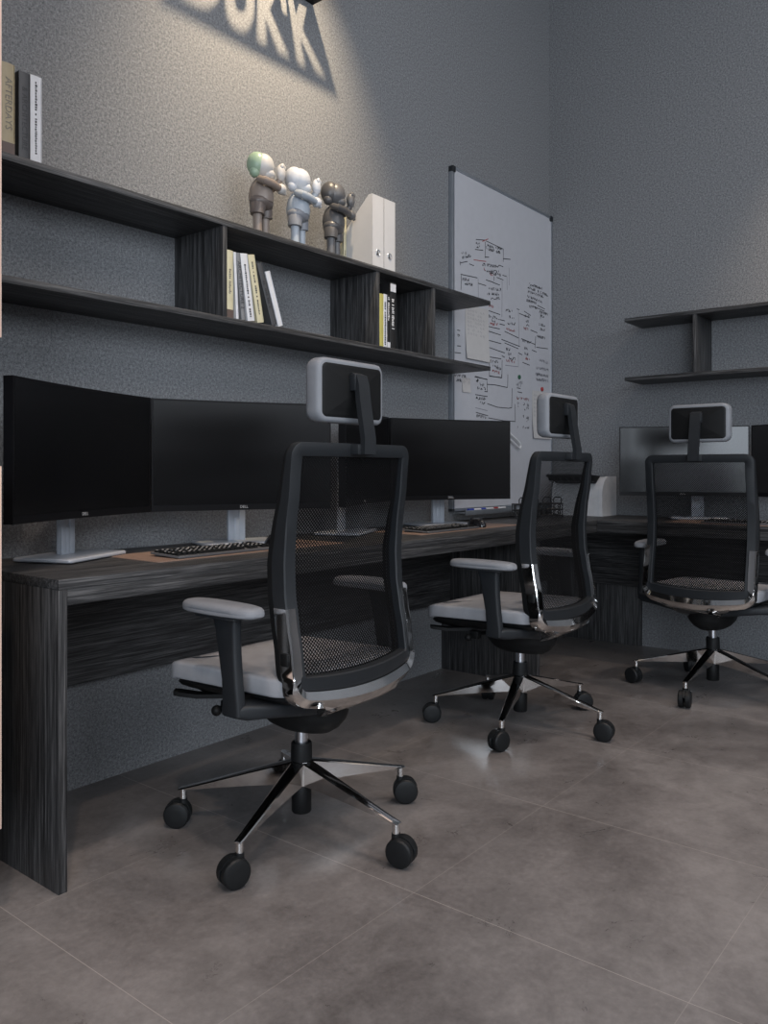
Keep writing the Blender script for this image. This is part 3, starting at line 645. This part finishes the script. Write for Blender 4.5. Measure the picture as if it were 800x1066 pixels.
book('black book with white lettering beside the grey-white one', -1.985, -1.964, .226, 0, blk, ZL, GR, '~.5,.95', M['white'], .6, tpos=.65, band=(.0, .1, wht))
book('tallest black book with white lettering and a white patch near its top', -1.963, -1.925, .282, 0, blk, ZL, GR, '~.3,.75', M['white'], .5, tpos=.42, band=(.86, .98, wht))
book('cream book standing behind the dark figurine on the top shelf', -2.1025, -2.0865, .235, 0, cream, ZT, GT, 'DUEL', titleg, .5, front=-.12, tpos=.3, depth=.07)

# ------------------------------------------------------------------ magazine files
def magfile(label, x0, w=.072):
    f = empty('magazine_file', label, 'magazine file', (x0, SD + .006, ZT), 0, 'white magazine files')
    D, H, HB, t = .245, .300, .075, .002
    def side(bm, xa):
        loft(bm, [[Vector((x, 0, 0)), Vector((x, D, 0)), Vector((x, D, HB)), Vector((x, .02, H)), Vector((x, 0, H))] for x in (xa, xa + t)])
    def b(bm):
        side(bm, 0); side(bm, w - t)
        box(bm, t, w - t, D - t, D, 0, HB); box(bm, t, w - t, 0, D, 0, t)
        # front with finger hole
        cx, cz, n = w / 2, .060, 24
        pts_o = rrect(w / 2 - t * .5, H / 2, .0001, 5, cx, H / 2)
        ring = []
        for (px, pz) in pts_o:
            a = math.atan2(pz - cz, px - cx); ring.append((cx + .0125 * math.cos(a), cz + .0125 * math.sin(a)))
        lo = [[Vector((x, y, z)) for x, z in pp] for pp, y in ((pts_o, 0), (pts_o, t), (ring, t), (ring, 0), (pts_o, 0))]
        loft(bm, lo, caps=False)
    part('holder', M['file'], f, b)
    def rg(bm):
        tube(bm, [(w / 2 + .0125 * math.cos(2 * PI * k / 20), -.0005, .060 + .0125 * math.sin(2 * PI * k / 20)) for k in range(20)], .002, 6, True)
    part('finger_ring', M['satin'], f, rg)
magfile('white magazine file beside the dark figurine on the top shelf', -2.083, .0775)
magfile('white magazine file at the right of the pair on the top shelf', -2.0045, .0775)

# ------------------------------------------------------------------ figurines (plain generic stand-ins)
def sphere(bm, c, r, s=(1, 1, 1), rot=None, n=16):
    q = bmesh.ops.create_uvsphere(bm, u_segments=n * 2, v_segments=n, radius=r)
    for v in q['verts']:
        p = Vector((v.co.x * s[0], v.co.y * s[1], v.co.z * s[2]))
        if rot: p = rot @ p
        v.co = p + Vector(c)
def taper(bm, pts, n=14):
    loops = []; P = [Vector(p[:3]) for p in pts]
    up = None
    for i, p in enumerate(P):
        d = (P[min(i + 1, len(P) - 1)] - P[max(i - 1, 0)]).normalized()
        a = d.orthogonal().normalized() if up is None else (up - d * up.dot(d)).normalized(); up = a; b = d.cross(a)
        loops.append([p + (a * math.cos(2 * PI * k / n) + b * math.sin(2 * PI * k / n)) * pts[i][3] for k in range(n)])
    loft(bm, loops)
def figurine(label, x, body, shorts, head, glove, cap, legs):
    f = empty('toy_figurine', label, 'figurine', (x, -.15, ZT), R_(20), 'vinyl figurines on the top shelf')
    for s in (-.030, .030):
        part('leg', legs, f, lambda bm: (taper(bm, [(s, 0, .010, .010), (s, 0, .012, .0175), (s, 0, .06, .0165), (s, 0, .110, .0175), (s * .95, 0, .125, .018)]), sphere(bm, (s, -.014, .014), .024, (.95, 1.35, .58))))
    part('shorts', shorts, f, lambda bm: (taper(bm, [(-.031, 0, .097, .018), (-.031, 0, .0975, .0275), (-.028, 0, .13, .030), (-.02, 0, .155, .024)]), taper(bm, [(.031, 0, .097, .018), (.031, 0, .0975, .0275), (.028, 0, .13, .030), (.02, 0, .155, .024)]), sphere(bm, (0, 0, .148), .056, (1, .75, .55))))
    def torso(bm):
        taper(bm, [(0, 0, .150, .045), (0, 0, .17, .048), (0, 0, .20, .044), (0, 0, .225, .034), (0, 0, .240, .018)])
        taper(bm, [(-.036, -.006, .228, .010), (-.040, -.014, .224, .015), (-.048, -.040, .214, .0155), (-.02, -.056, .210, .015), (.025, -.060, .208, .0135)])
        taper(bm, [(.034, -.004, .226, .012), (.050, -.022, .216, .0145), (.056, -.040, .228, .014), (.056, -.050, .248, .0125)])
    part('torso', body, f, torso)
    def hd(bm):
        sphere(bm, (.002, -.006, .287), .046, (.95, .92, 1.02))
        sphere(bm, (.010, -.022, .257), .027, (1, 1, .85))
    part('head', head, f, hd)
    def mitt(bm):
        sphere(bm, (.046, -.060, .209), .021, (1.1, .95, .95)); sphere(bm, (.056, -.054, .274), .024, (.85, .72, 1.35))
        for k in range(3):
            sphere(bm, (.064, -.064 + .004 * k, .199 + .010 * k), .0085, (1.4, 1, .9), n=8)
            sphere(bm, (.048 + .010 * k, -.062, .300 - abs(k - 1) * .004), .0075, (1, 1, 1.4), n=8)
    part('mittens', glove, f, mitt)
    part('hood', cap, f, lambda bm: (sphere(bm, (-.018, .010, .291), .043, (.80, .9, 1.05)), sphere(bm, (-.030, .012, .258), .020, (1, 1, 1.1))))
    return f
pv = lambda n, c: plain(n, c, .38, var=.03)
taupe = pv('taupe_vinyl', (.22, .18, .155)); dbrown = pv('dark_brown_vinyl', (.11, .09, .082)); cream_v = pv('offwhite_vinyl', (.50, .485, .47)); sage = pv('sage_green_vinyl', (.27, .37, .27))
pblue = pv('pale_blue_grey_vinyl', (.34, .38, .43)); mgrey = pv('mid_grey_vinyl', (.20, .21, .235)); wv = pv('white_vinyl', (.52, .54, .58)); ch = pv('charcoal_vinyl', (.070, .068, .070)); ch2 = pv('charcoal_vinyl_light', (.10, .10, .105))
figurine('taupe figurine with off-white head and green hood, leftmost of the three', -2.605, taupe, dbrown, cream_v, cream_v, sage, taupe)
figurine('pale blue-grey and white figurine, standing in the middle of the three', -2.408, pblue, mgrey, wv, wv, wv, pblue)
figurine('charcoal figurine standing beside the white magazine files', -2.200, ch, ch, ch2, ch2, ch, ch2)

# ------------------------------------------------------------------ projecting stencil sign casting the letter shadow
def make_sign():
    x0, x1, z, d = -2.790, -2.170, 3.030, .25
    cu = bpy.data.curves.new('lettering', 'FONT'); cu.body = "DUK'K"; cu.size = .235; cu.align_x = 'LEFT'; cu.offset = .013; cu.space_character = 1.1; cu.resolution_u = 4
    o = bpy.data.objects.new('lettering', cu); COL.objects.link(o)
    me = bpy.data.meshes.new_from_object(o.evaluated_get(bpy.context.evaluated_depsgraph_get()))
    # outline loops of the letters = boundary edges of the filled text
    bm = bmesh.new(); bm.from_mesh(me); bmesh.ops.remove_doubles(bm, verts=bm.verts[:], dist=1e-5)
    be = [e for e in bm.edges if len(e.link_faces) == 1]
    xs = [v.co.x for v in bm.verts]; ys = [v.co.y for v in bm.verts]
    ax, bx_, ay, by_ = min(xs), max(xs), min(ys), max(ys)
    TX0, TX1, TY0, TY1 = -2.745, -2.200, -.224, -.020    # bottom of letters at the outer edge
    loops = []; used = set(); adj = {}
    for e in be:
        for v in e.verts: adj.setdefault(v, []).append(e)
    for e in be:
        if e in used: continue
        lp = []; v = e.verts[0]; cur = e
        while cur not in used:
            used.add(cur); lp.append(v); v = cur.other_vert(v)
            nx = [q for q in adj[v] if q not in used]
            if not nx: break
            cur = nx[0]
        loops.append([(TX0 + (p.co.x - ax) / (bx_ - ax) * (TX1 - TX0), TY0 + (p.co.y - ay) / (by_ - ay) * (TY1 - TY0)) for p in lp])
    bm.free(); bpy.data.objects.remove(o)
    # drop the counter of the D (a stencil cannot hold it)
    def bb(l): return (min(p[0] for p in l), max(p[0] for p in l))
    loops = [l for l in loops if len(l) > 2]
    keep = [l for l in loops if not any(k is not l and bb(k)[0] < bb(l)[0] and bb(k)[1] > bb(l)[1] for k in loops)]
    c2 = bpy.data.curves.new('stencil', 'CURVE'); c2.dimensions = '2D'; c2.fill_mode = 'BOTH'; c2.extrude = .003
    for l in [[(x0, -d), (x1, -d), (x1, -.002), (x0, -.002)]] + keep:
        s = c2.splines.new('POLY'); s.points.add(len(l) - 1); s.use_cyclic_u = True
        for p, q in zip(s.points, l): p.co = (q[0], q[1], 0, 1)
    o2 = bpy.data.objects.new('stencil', c2); COL.objects.link(o2)
    me2 = bpy.data.meshes.new_from_object(o2.evaluated_get(bpy.context.evaluated_depsgraph_get()))
    bpy.data.objects.remove(o2)
    me2.materials.clear(); me2.materials.append(M['black'])
    s = bpy.data.objects.new('stencil_sign', me2); COL.objects.link(s); s.location = (0, 0, z)
    tag(s, 'black stencil sign above the shelf whose cut-out letters cast a shadow on the wall', 'sign')
make_sign()

# ------------------------------------------------------------------ office chair (faces +y)
def lerp_tab(tab, z):
    if z <= tab[0][0]: return tab[0][1]
    for (a, va), (b, vb) in zip(tab, tab[1:]):
        if z <= b:
            t = (z - a) / (b - a); t = t * t * (3 - 2 * t) * .5 + t * .5
            return va + (vb - va) * t
    return tab[-1][1]
REAR = [(.42, -.205), (.50, -.213), (.57, -.205), (.65, -.190), (.72, -.180), (.80, -.178), (.88, -.184), (.98, -.198), (1.10, -.207)]
BW = .243
def back_y(x, z, v=0):
    b = .012 + .022 * max(0, min(1, (1.0 - z) / .5))
    return lerp_tab(REAR, z) - b * (1 - (x / BW) ** 2) + v
def sag(x, z):
    w = max(0, 1 - (z - .475) / .10); return z - .022 * w * (1 - (x / BW) ** 2)
def frame_loop(ins, bot=.478, top=1.103, n=9, sides=20):
    hw = BW; pts = []
    z0, z1 = bot, top; rb, rt = .040, .038
    def arc(cx, cz, r, a0, a1, k):
        return [(cx + r * math.cos(R_(a0 + (a1 - a0) * i / k)), cz + r * math.sin(R_(a0 + (a1 - a0) * i / k))) for i in range(k + 1)]
    def line(a, b, k): return [(a[0] + (b[0] - a[0]) * i / k, a[1] + (b[1] - a[1]) * i / k) for i in range(1, k)]
    A = arc(hw - rt, z1 - rt, rt, 0, 90, n); B = arc(-hw + rt, z1 - rt, rt, 90, 180, n)
    C = arc(-hw + rb, z0 + rb, rb, 180, 270, n); D = arc(hw - rb, z0 + rb, rb, 270, 360, n)
    pts = A + line(A[-1], B[0], 12) + B + line(B[-1], C[0], sides) + C + line(C[-1], D[0], 14) + D + line(D[-1], A[0], sides)
    tot = len(pts); iC = len(A) + 11 + len(B) + sides - 1
    return inset_loop(pts, ins), iC, iC + len(C) + 13 + len(D)
def P3(x, z, v):
    v *= max(.42, min(1, 1 - (z - .80) / .30 * .60)) if v > 0 else 1
    zz = sag(x, z); return Vector((x, back_y(x, zz, v), zz))

def make_chair(label):
    c = empty('office_chair', label, 'chair', group='mesh-back office chairs')
    # --- five-star base
    part('hub', M['chrome'], c, lambda bm: lathe(bm, [(.027, .128), (.0315, .131), (.034, .165), (.032, .192), (.0295, .197)]))
    part('column_sleeve', M['black'], c, lambda bm: lathe(bm, [(.026, .050), (.0285, .054), (.0285, .130), (.026, .134), (.026, .198), (.031, .200), (.030, .245), (.028, .250), (.019, .250)]))
    part('gas_lift', M['satin'], c, lambda bm: lathe(bm, [(.0185, .246), (.0185, .315)]))
    for k in range(5):
        ang = R_(-90 + 72 * k)
        def leg(bm):
            sec = lambda r, zt, zb, w: [Vector((r, y, z)) for y, z in ((-w * .8, zb), (-w, zt - .004), (-w * .8, zt - .0012), (0, zt), (w * .8, zt - .0012), (w, zt - .004), (w * .8, zb))]
            loft(bm, [sec(.018, .200, .131, .020), sec(.07, .187, .130, .0195), sec(.16, .163, .124, .0170), sec(.26, .136, .115, .0140), sec(.335, .1165, .107, .0118), sec(.352, .1130, .107, .0110), sec(.358, .111, .108, .0095)])
            cyl(bm, (.345, 0, .108), (.345, 0, .074), .0102, n=16)
            for v in bm.verts: v.co = Matrix.Rotation(ang, 3, 'Z') @ v.co
        lg = part('base_leg', M['chrome'], c, leg, ang=28)
        sw = R_([-78, -48, 20, 128, 165][k])
        def caster(bm):
            for s in (-1, 1):
                y0, y1 = s * .0045, s * .0265
                n = 28; rings = []
                for yy, r in ((y0, .030), (y0, .035), (y0 + s * .003, .0375), (y1 - s * .006, .0375), (y1 - s * .0015, .034), (y1, .0285), (y1 + s * .0008, .012)):
                    rings.append([Vector((.016 + r * math.cos(2 * PI * i / n), yy, .0375 + r * math.sin(2 * PI * i / n))) for i in range(n)])
                loft(bm, rings)
            # hood bridging the wheels
            n = 14; lp = []
            for yy in (-.0055, .0055):
                o_ = [Vector((.016 + .0390 * math.cos(R_(20 + 200 * i / n)), yy, .0375 + .0390 * math.sin(R_(20 + 200 * i / n)))) for i in range(n + 1)]
                i_ = [Vector((.016 + .012 * math.cos(R_(220 - 200 * i / n)), yy, .0375 + .012 * math.sin(R_(220 - 200 * i / n)))) for i in range(n + 1)]
                lp.append(o_ + i_)
            loft(bm, lp)
            cyl(bm, (0, 0, .058), (0, 0, .0815), .0125, .0115, 16)
            base = Matrix.Rotation(ang, 4, 'Z') @ Vector((.345, 0, 0))
            T = Matrix.Translation(base) @ Matrix.Rotation(sw, 4, 'Z')
            for v in bm.verts: v.co = T @ v.co
        part('caster', M['rubber'], lg, caster)
    # --- mechanism bowl
    def mech(bm):
        out = [(.105 * math.cos(a), -.005 + .150 * math.sin(a)) for a in [2 * PI * i / 36 for i in range(36)]]
        stack(bm, out, [(.07, .293), (.05, .297), (.025, .312), (.006, .335), (0, .352), (0, .385), (-.01, .405)])
    part('tilt_mechanism', M['black'], c, mech)
    def lev(bm):
        lp = []
        for t, w in ((0, .010), (.3, .014), (.7, .019), (.93, .021), (1, .016)):
            x = -.10 - .130 * t; y = .10 + .185 * t; z = .398 - .004 * t - .012 * math.sin(PI * t) 
            d = Vector((-.66, .75, 0)); nn = Vector((.75, .66, 0))
            lp.append([Vector((x, y, z)) + nn * a * w + Vector((0, 0, b * .006)) for a, b in ((-1, -1), (1, -1), (1, 1), (-1, 1))])
        loft(bm, lp)
    part('height_lever', M['black'], c, lev)
    def knob(bm):
        cyl(bm, (-.06, .10, .372), (-.215, .11, .372), .008, n=12)
        sphere(bm, (-.222, .108, .370), .015, (1, 1, 1), n=8); box(bm, -.205, -.175, .075, .115, .362, .395, .006)
    part('tension_knob', M['black'], c, knob)
    # --- seat
    oseat = rrect(.246, .245, .055, 8, 0, .068)
    def wseat(p):
        t = max(0, (p.y - .16) / .15); dz = -.026 * t * t
        k = (1 - (p.x / .25) ** 2) * (1 - ((p.y - .05) / .25) ** 2)
        return Vector((p.x, p.y, p.z + dz - (.010 * max(0, k) if p.z > .47 else 0)))
    part('seat_cushion', M['seat'], c, lambda bm: stack(bm, oseat, [(.012, .450), (.002, .452), (0, .457), (0, .490), (.0015, .4955), (.006, .499), (.02, .501), (.08, .502)], wseat), ang=60)
    opan = rrect(.232, .232, .05, 8, 0, .065)
    part('seat_pan', M['black'], c, lambda bm: stack(bm, opan, [(.10, .395), (.04, .412), (.010, .428), (0, .440), (.004, .4455)], wseat))
    # --- arms
    for s in (-1, 1):
        def arm(bm):
            prof = [(-.066, .412, .034, .015), (-.068, .44, .032, .0155), (-.062, .50, .030, .0155), (-.052, .57, .034, .0150), (-.044, .63, .040, .0145), (-.040, .658, .046, .0145)]
            loft(bm, [[Vector((s * .312 + a, b, z)) for a, b in rrect(w, hl, min(w, hl) * .7, 4, 0, yc)] for yc, z, hl, w in prof])
            # foot running in under the seat
            lp = []
            for x, yc, hl, z0, z1 in ((.325, -.066, .030, .408, .436), (.30, -.068, .044, .400, .440), (.24, -.085, .055, .398, .432), (.16, -.09, .06, .385, .425), (.08, -.08, .06, .37, .41)):
                q = rrect(hl, (z1 - z0) / 2, .010, 3, yc, (z0 + z1) / 2)
                lp.append([Vector((s * x, a, b)) for a, b in q])
            loft(bm, lp)
            box(bm, s * .312 - .03, s * .312 + .03, -.10, .05, .654, .660, .002)
        a = part('armrest', M['frame'], c, arm)
        def pad(bm):
            out = []
            for k in range(40):
                t = 2 * PI * k / 40; cc, ss = math.cos(t), math.sin(t)
                e = .62
                out.append((.305 * s + .043 * math.copysign(abs(cc) ** e, cc) , -.006 + .140 * math.copysign(abs(ss) ** e, ss)))
            def wp(p): return Vector((p.x * (1) + s * -.008 * ((p.y) / .14) ** 2, p.y, p.z - .004 * (p.y / .14) ** 2 * (p.z > .675)))
            stack(bm, out, [(.008, .660), (.001, .664), (0, .670), (.0015, .6725), (0, .675), (.001, .682), (.006, .688), (.014, .691), (.028, .692)], wp)
        part('arm_pad', M['pad'], a, pad, ang=50)
    # --- back frame
    F = .036
    outer, iC, iD = frame_loop(0)
    def back(bm):
        secs = [(.003, 0), (F - .003, 0), (F, .004), (F, .038), (F - .004, .042), (.004, .050), (0, .046), (0, .003)]
        loops = []
        n = len(outer); insets = {u: frame_loop(u)[0] for u in {s_[0] for s_ in secs}}
        for u, v in secs: loops.append([P3(x, z, v) for x, z in insets[u]])
        loops.append(loops[0])
        loft(bm, loops, caps=False); bmesh.ops.remove_doubles(bm, verts=bm.verts[:], dist=1e-6)
        box(bm, -.034, .034, -.245, -.19, 1.072, 1.101, .004)
    part('back_frame', M['frame'], c, back)
    def msh(bm):
        uvl = bm.loops.layers.uv.new('UVMap')
        nx, nz = 16, 34; hw = BW - F + .004; z0, z1 = .478 + F - .004, 1.103 - F + .004
        g = [[P3(-hw + 2 * hw * i / nx, z0 + (z1 - z0) * j / nz, .026) for j in range(nz + 1)] for i in range(nx + 1)]
        uv = lambda i, j: (2 * hw * i / nx, (z1 - z0) * j / nz)
        V = [[bm.verts.new(p) for p in r] for r in g]
        for i in range(nx):
            for j in range(nz):
                f = bm.faces.new((V[i][j], V[i + 1][j], V[i + 1][j + 1], V[i][j + 1]))
                for l, (a, b) in zip(f.loops, ((i, j), (i + 1, j), (i + 1, j + 1), (i, j + 1))): l[uvl].uv = uv(a, b)
    part('back_mesh', M['mesh'], c, msh)
    def piping(bm):
        lp0 = frame_loop(.001)[0]; lp1 = frame_loop(.014)[0]; L = []
        for lp, v in ((lp0, .047), (lp0, .064), (lp1, .066), (lp1, .047)): L.append([P3(x, z, v) for x, z in lp])
        L.append(L[0]); loft(bm, L, caps=False); bmesh.ops.remove_doubles(bm, verts=bm.verts[:], dist=1e-6)
    part('mesh_edge_band', M['black'], c, piping)
    # --- chrome band round the bottom of the back
    def band(bm):
        n = len(outer); i0, i1 = iC - 6, iD + 5
        inn = {d: frame_loop(d)[0] for d in (.001,)}
        loops = []
        for idx in range(i0, i1 + 1):
            i = idx % n
            a, b = Vector(outer[i - 1]), Vector(outer[(i + 1) % n]); t = (b - a).normalized(); nin = Vector((-t.y, t.x)); no = -nin
            p = Vector(outer[i])
            wb = max(0, min(1, -no.y))          # 1 on the bottom run, 0 on the sides
            thick = .007 + .034 * wb ** 1.5; wrap = .020 * (1 - wb) + .001; rear = -.006
            def q(off, v):
                r = p + no * off; x = max(-BW - .007, min(BW + .007, r.x))
                pt = P3(max(-BW, min(BW, x)), r.y, v); pt.x = x; return pt
            loops.append([q(-wrap, rear + .005), q(-wrap, rear + .002 * wb), q(thick * .42, rear - .011 * wb), q(thick * .50, rear - .010 * wb), q(thick - .002, rear + .004 * wb), q(thick, rear + .003 + .006 * wb), q(thick, .040 - .012 * wb), q(.0004, .042 - .01 * wb), q(.0004, .0)])
        loft(bm, loops)
    part('chrome_band', M['chrome'], c, band, ang=22)
    def under(bm):
        lp = []
        for y, hw, z0, z1 in ((-.232, .150, .414, .434), (-.215, .178, .398, .432), (-.185, .160, .380, .428), (-.14, .120, .362, .420), (-.09, .088, .346, .408), (-.03, .07, .340, .400)):
            lp.append([Vector((a, y, b)) for a, b in rrect(hw, (z1 - z0) / 2, min(.009, (z1 - z0) / 2.2), 3, 0, (z0 + z1) / 2)])
        for L_ in lp[1:]:
            for v in L_:
                zc = max(q.z for q in L_)
                if v.z < zc - .015 and abs(v.x) > max(q.x for q in L_) - .02: v.x *= .62
        loft(bm, lp)
    part('chrome_bracket', M['chrome'], c, under, ang=30)
    for s in (-1, 1):
        def btn(bm):
            box(bm, s * (BW + .005), s * (BW + .013), back_y(BW, .56, .006), back_y(BW, .56, .028), .540, .572, .003)
        if s < 0:
            part('lumbar_knob', M['black'], c, lambda bm: box(bm, -BW - .013, -BW - .005, back_y(BW, .56, .006), back_y(BW, .56, .030), .540, .572, .003))
        else:
            part('lumbar_knob', M['black'], c, lambda bm: box(bm, BW + .005, BW + .013, back_y(BW, .56, .006), back_y(BW, .56, .030), .540, .572, .003))
    # --- headrest
    oh = rrect(.137, .086, .030, 8)
    def whead(p):      # local x, y(up), z(depth, 0 = rear) -> world: curved, concave to the front
        x, u, d = p.x, p.y, p.z
        return Vector((x, -.192 + d - .016 * (1 - (x / .137) ** 2) + .10 * (u * u), 1.244 + u))
    hr = part('headrest', M['pad'], c, lambda bm: stack(bm, oh, [(.018, .004), (.0155, .000), (.008, -.001), (.003, .002), (0, .009), (0, .034), (.004, .045), (.014, .053), (.04, .056)], whead), ang=50)
    part('headrest_shell', M['black'], hr, lambda bm: stack(bm, inset_loop(oh, .0135), [(.0, .008), (0, .0005), (.002, -.0008), (.01, -.001)], whead))
    def harm(bm):
        path = [(-.206, 1.288), (-.222, 1.282), (-.228, 1.262), (-.233, 1.22), (-.243, 1.16), (-.251, 1.115), (-.250, 1.074)]
        lp = []
        for i, (y, z) in enumerate(path):
            a = Vector(path[max(i - 1, 0)]); b = Vector(path[min(i + 1, len(path) - 1)]); t = (b - a).normalized(); nn = Vector((t.y, -t.x)) * .008
            w = .0215 + .002 * (i / 6)
            lp.append([Vector((sx * w, y + sn * nn.x, z + sn * nn.y)) for sx, sn in ((-1, -1), (-.8, -1.15), (.8, -1.15), (1, -1), (1, 1), (-1, 1))])
        loft(bm, lp)
        box(bm, -.026, .026, -.226, -.204, 1.245, 1.290, .003)
    part('headrest_arm', M['frame'], c, harm, ang=30)
    return c
ch1 = make_chair('nearest mesh-back office chair with grey headrest, at the left workstation')
place(ch1, -3.03, -.778, 0, 0)
ch2 = copy_tree(ch1); tagm(ch2, 'middle mesh-back office chair, standing in front of the whiteboard'); place(ch2, -1.76, -.779, 0, 0)
ch3 = copy_tree(ch1); tagm(ch3, 'farthest mesh-back office chair, seen from behind at the right wall desk'); place(ch3, -.760, -1.240, 0, -PI / 2 - R_(2))

# ------------------------------------------------------------------ lights
def area(name, loc, rot, sx, sy, power, col, spread=180):
    l = bpy.data.lights.new(name, 'AREA'); l.shape = 'RECTANGLE'; l.size = sx; l.size_y = sy; l.energy = power; l.color = col; l.spread = R_(spread)
    o = bpy.data.objects.new(name, l); COL.objects.link(o); o.location = loc; o.rotation_euler = rot; return o
def spot(name, loc, target, power, col, size, blend=1, r=.05):
    l = bpy.data.lights.new(name, 'SPOT'); l.energy = power; l.color = col; l.spot_size = R_(size); l.spot_blend = blend; l.shadow_soft_size = r
    o = bpy.data.objects.new(name, l); COL.objects.link(o); o.location = loc
    o.rotation_euler = (Vector(target) - Vector(loc)).to_track_quat('-Z', 'Y').to_euler(); return o
area('window_daylight', (-3.6, YW + .15, 2.95), (R_(90), 0, 0), 5.4, 1.7, 128, (.84, .91, 1.0))
area('window_daylight', (XW + .15, -4.5, 1.75), (R_(90), 0, R_(-90)), 2.6, 2.3, 185, (.80, .89, 1.0))
area('ceiling_panel_light', (-2.6, -3.4, HC - .08), (0, 0, 0), 1.6, 1.6, 45, (1.0, .88, .80))
spot('sign_spotlight', (-2.48, -.725, 3.68), (-2.46, 0, 2.48), 235, (1.0, .79, .54), 69, 1, .035)
spot('wall_spotlight', (-.62, -2.05, 3.5), (0, -1.9, 2.15), 110, (1.0, .78, .56), 66, 1, .06)
spot('wall_spotlight', (-3.9, -1.1, 4.1), (-3.6, 0, 2.5), 24, (1.0, .76, .56), 90, 1, .1)
spot('overhead_warm_spot', (-5.2, -2.9, HC - .1), (-3.67, -.45, .4), 150, (1.0, .80, .66), 30, 1, .08)  # added warm spot with no known fixture, brightens the desk end panel
for x, y, tx, ty, e in ((-4.0, -1.5, -3.6, -.9, 85), (-2.3, -1.5, -2.2, -1.1, 85), (-.9, -2.0, -.9, -1.6, 100), (-2.6, -2.6, -2.6, -2.4, 95)):
    spot('overhead_warm_spot', (x, y, HC - .1), (tx, ty, 0), e, (1.0, .80, .67), 62, 1, .08)

w = bpy.data.worlds.new('world'); SC.world = w; w.use_nodes = True
w.node_tree.nodes['Background'].inputs[0].default_value = (.5, .6, .75, 1); w.node_tree.nodes['Background'].inputs[1].default_value = .3

# ------------------------------------------------------------------ camera
cd = bpy.data.cameras.new('camera'); cam = bpy.data.objects.new('camera', cd); COL.objects.link(cam)
cam.location = (-4.72778, -2.44294, 1.03); cam.rotation_euler = (PI / 2, 0, R_(38.7006 - 90))
cd.sensor_fit = 'HORIZONTAL'; cd.sensor_width = 36; cd.lens = 855 * 36 / 800; cd.shift_y = -43 / 800; cd.clip_start = .05
SC.camera = cam
SC.view_settings.view_transform = 'Standard'; SC.view_settings.look = 'None'; SC.view_settings.gamma = 1; SC.view_settings.exposure = 0
SC.view_settings.use_curve_mapping = False
SC.cycles.use_denoising = True
SC.cycles.max_bounces = 10; SC.cycles.transparent_max_bounces = 16
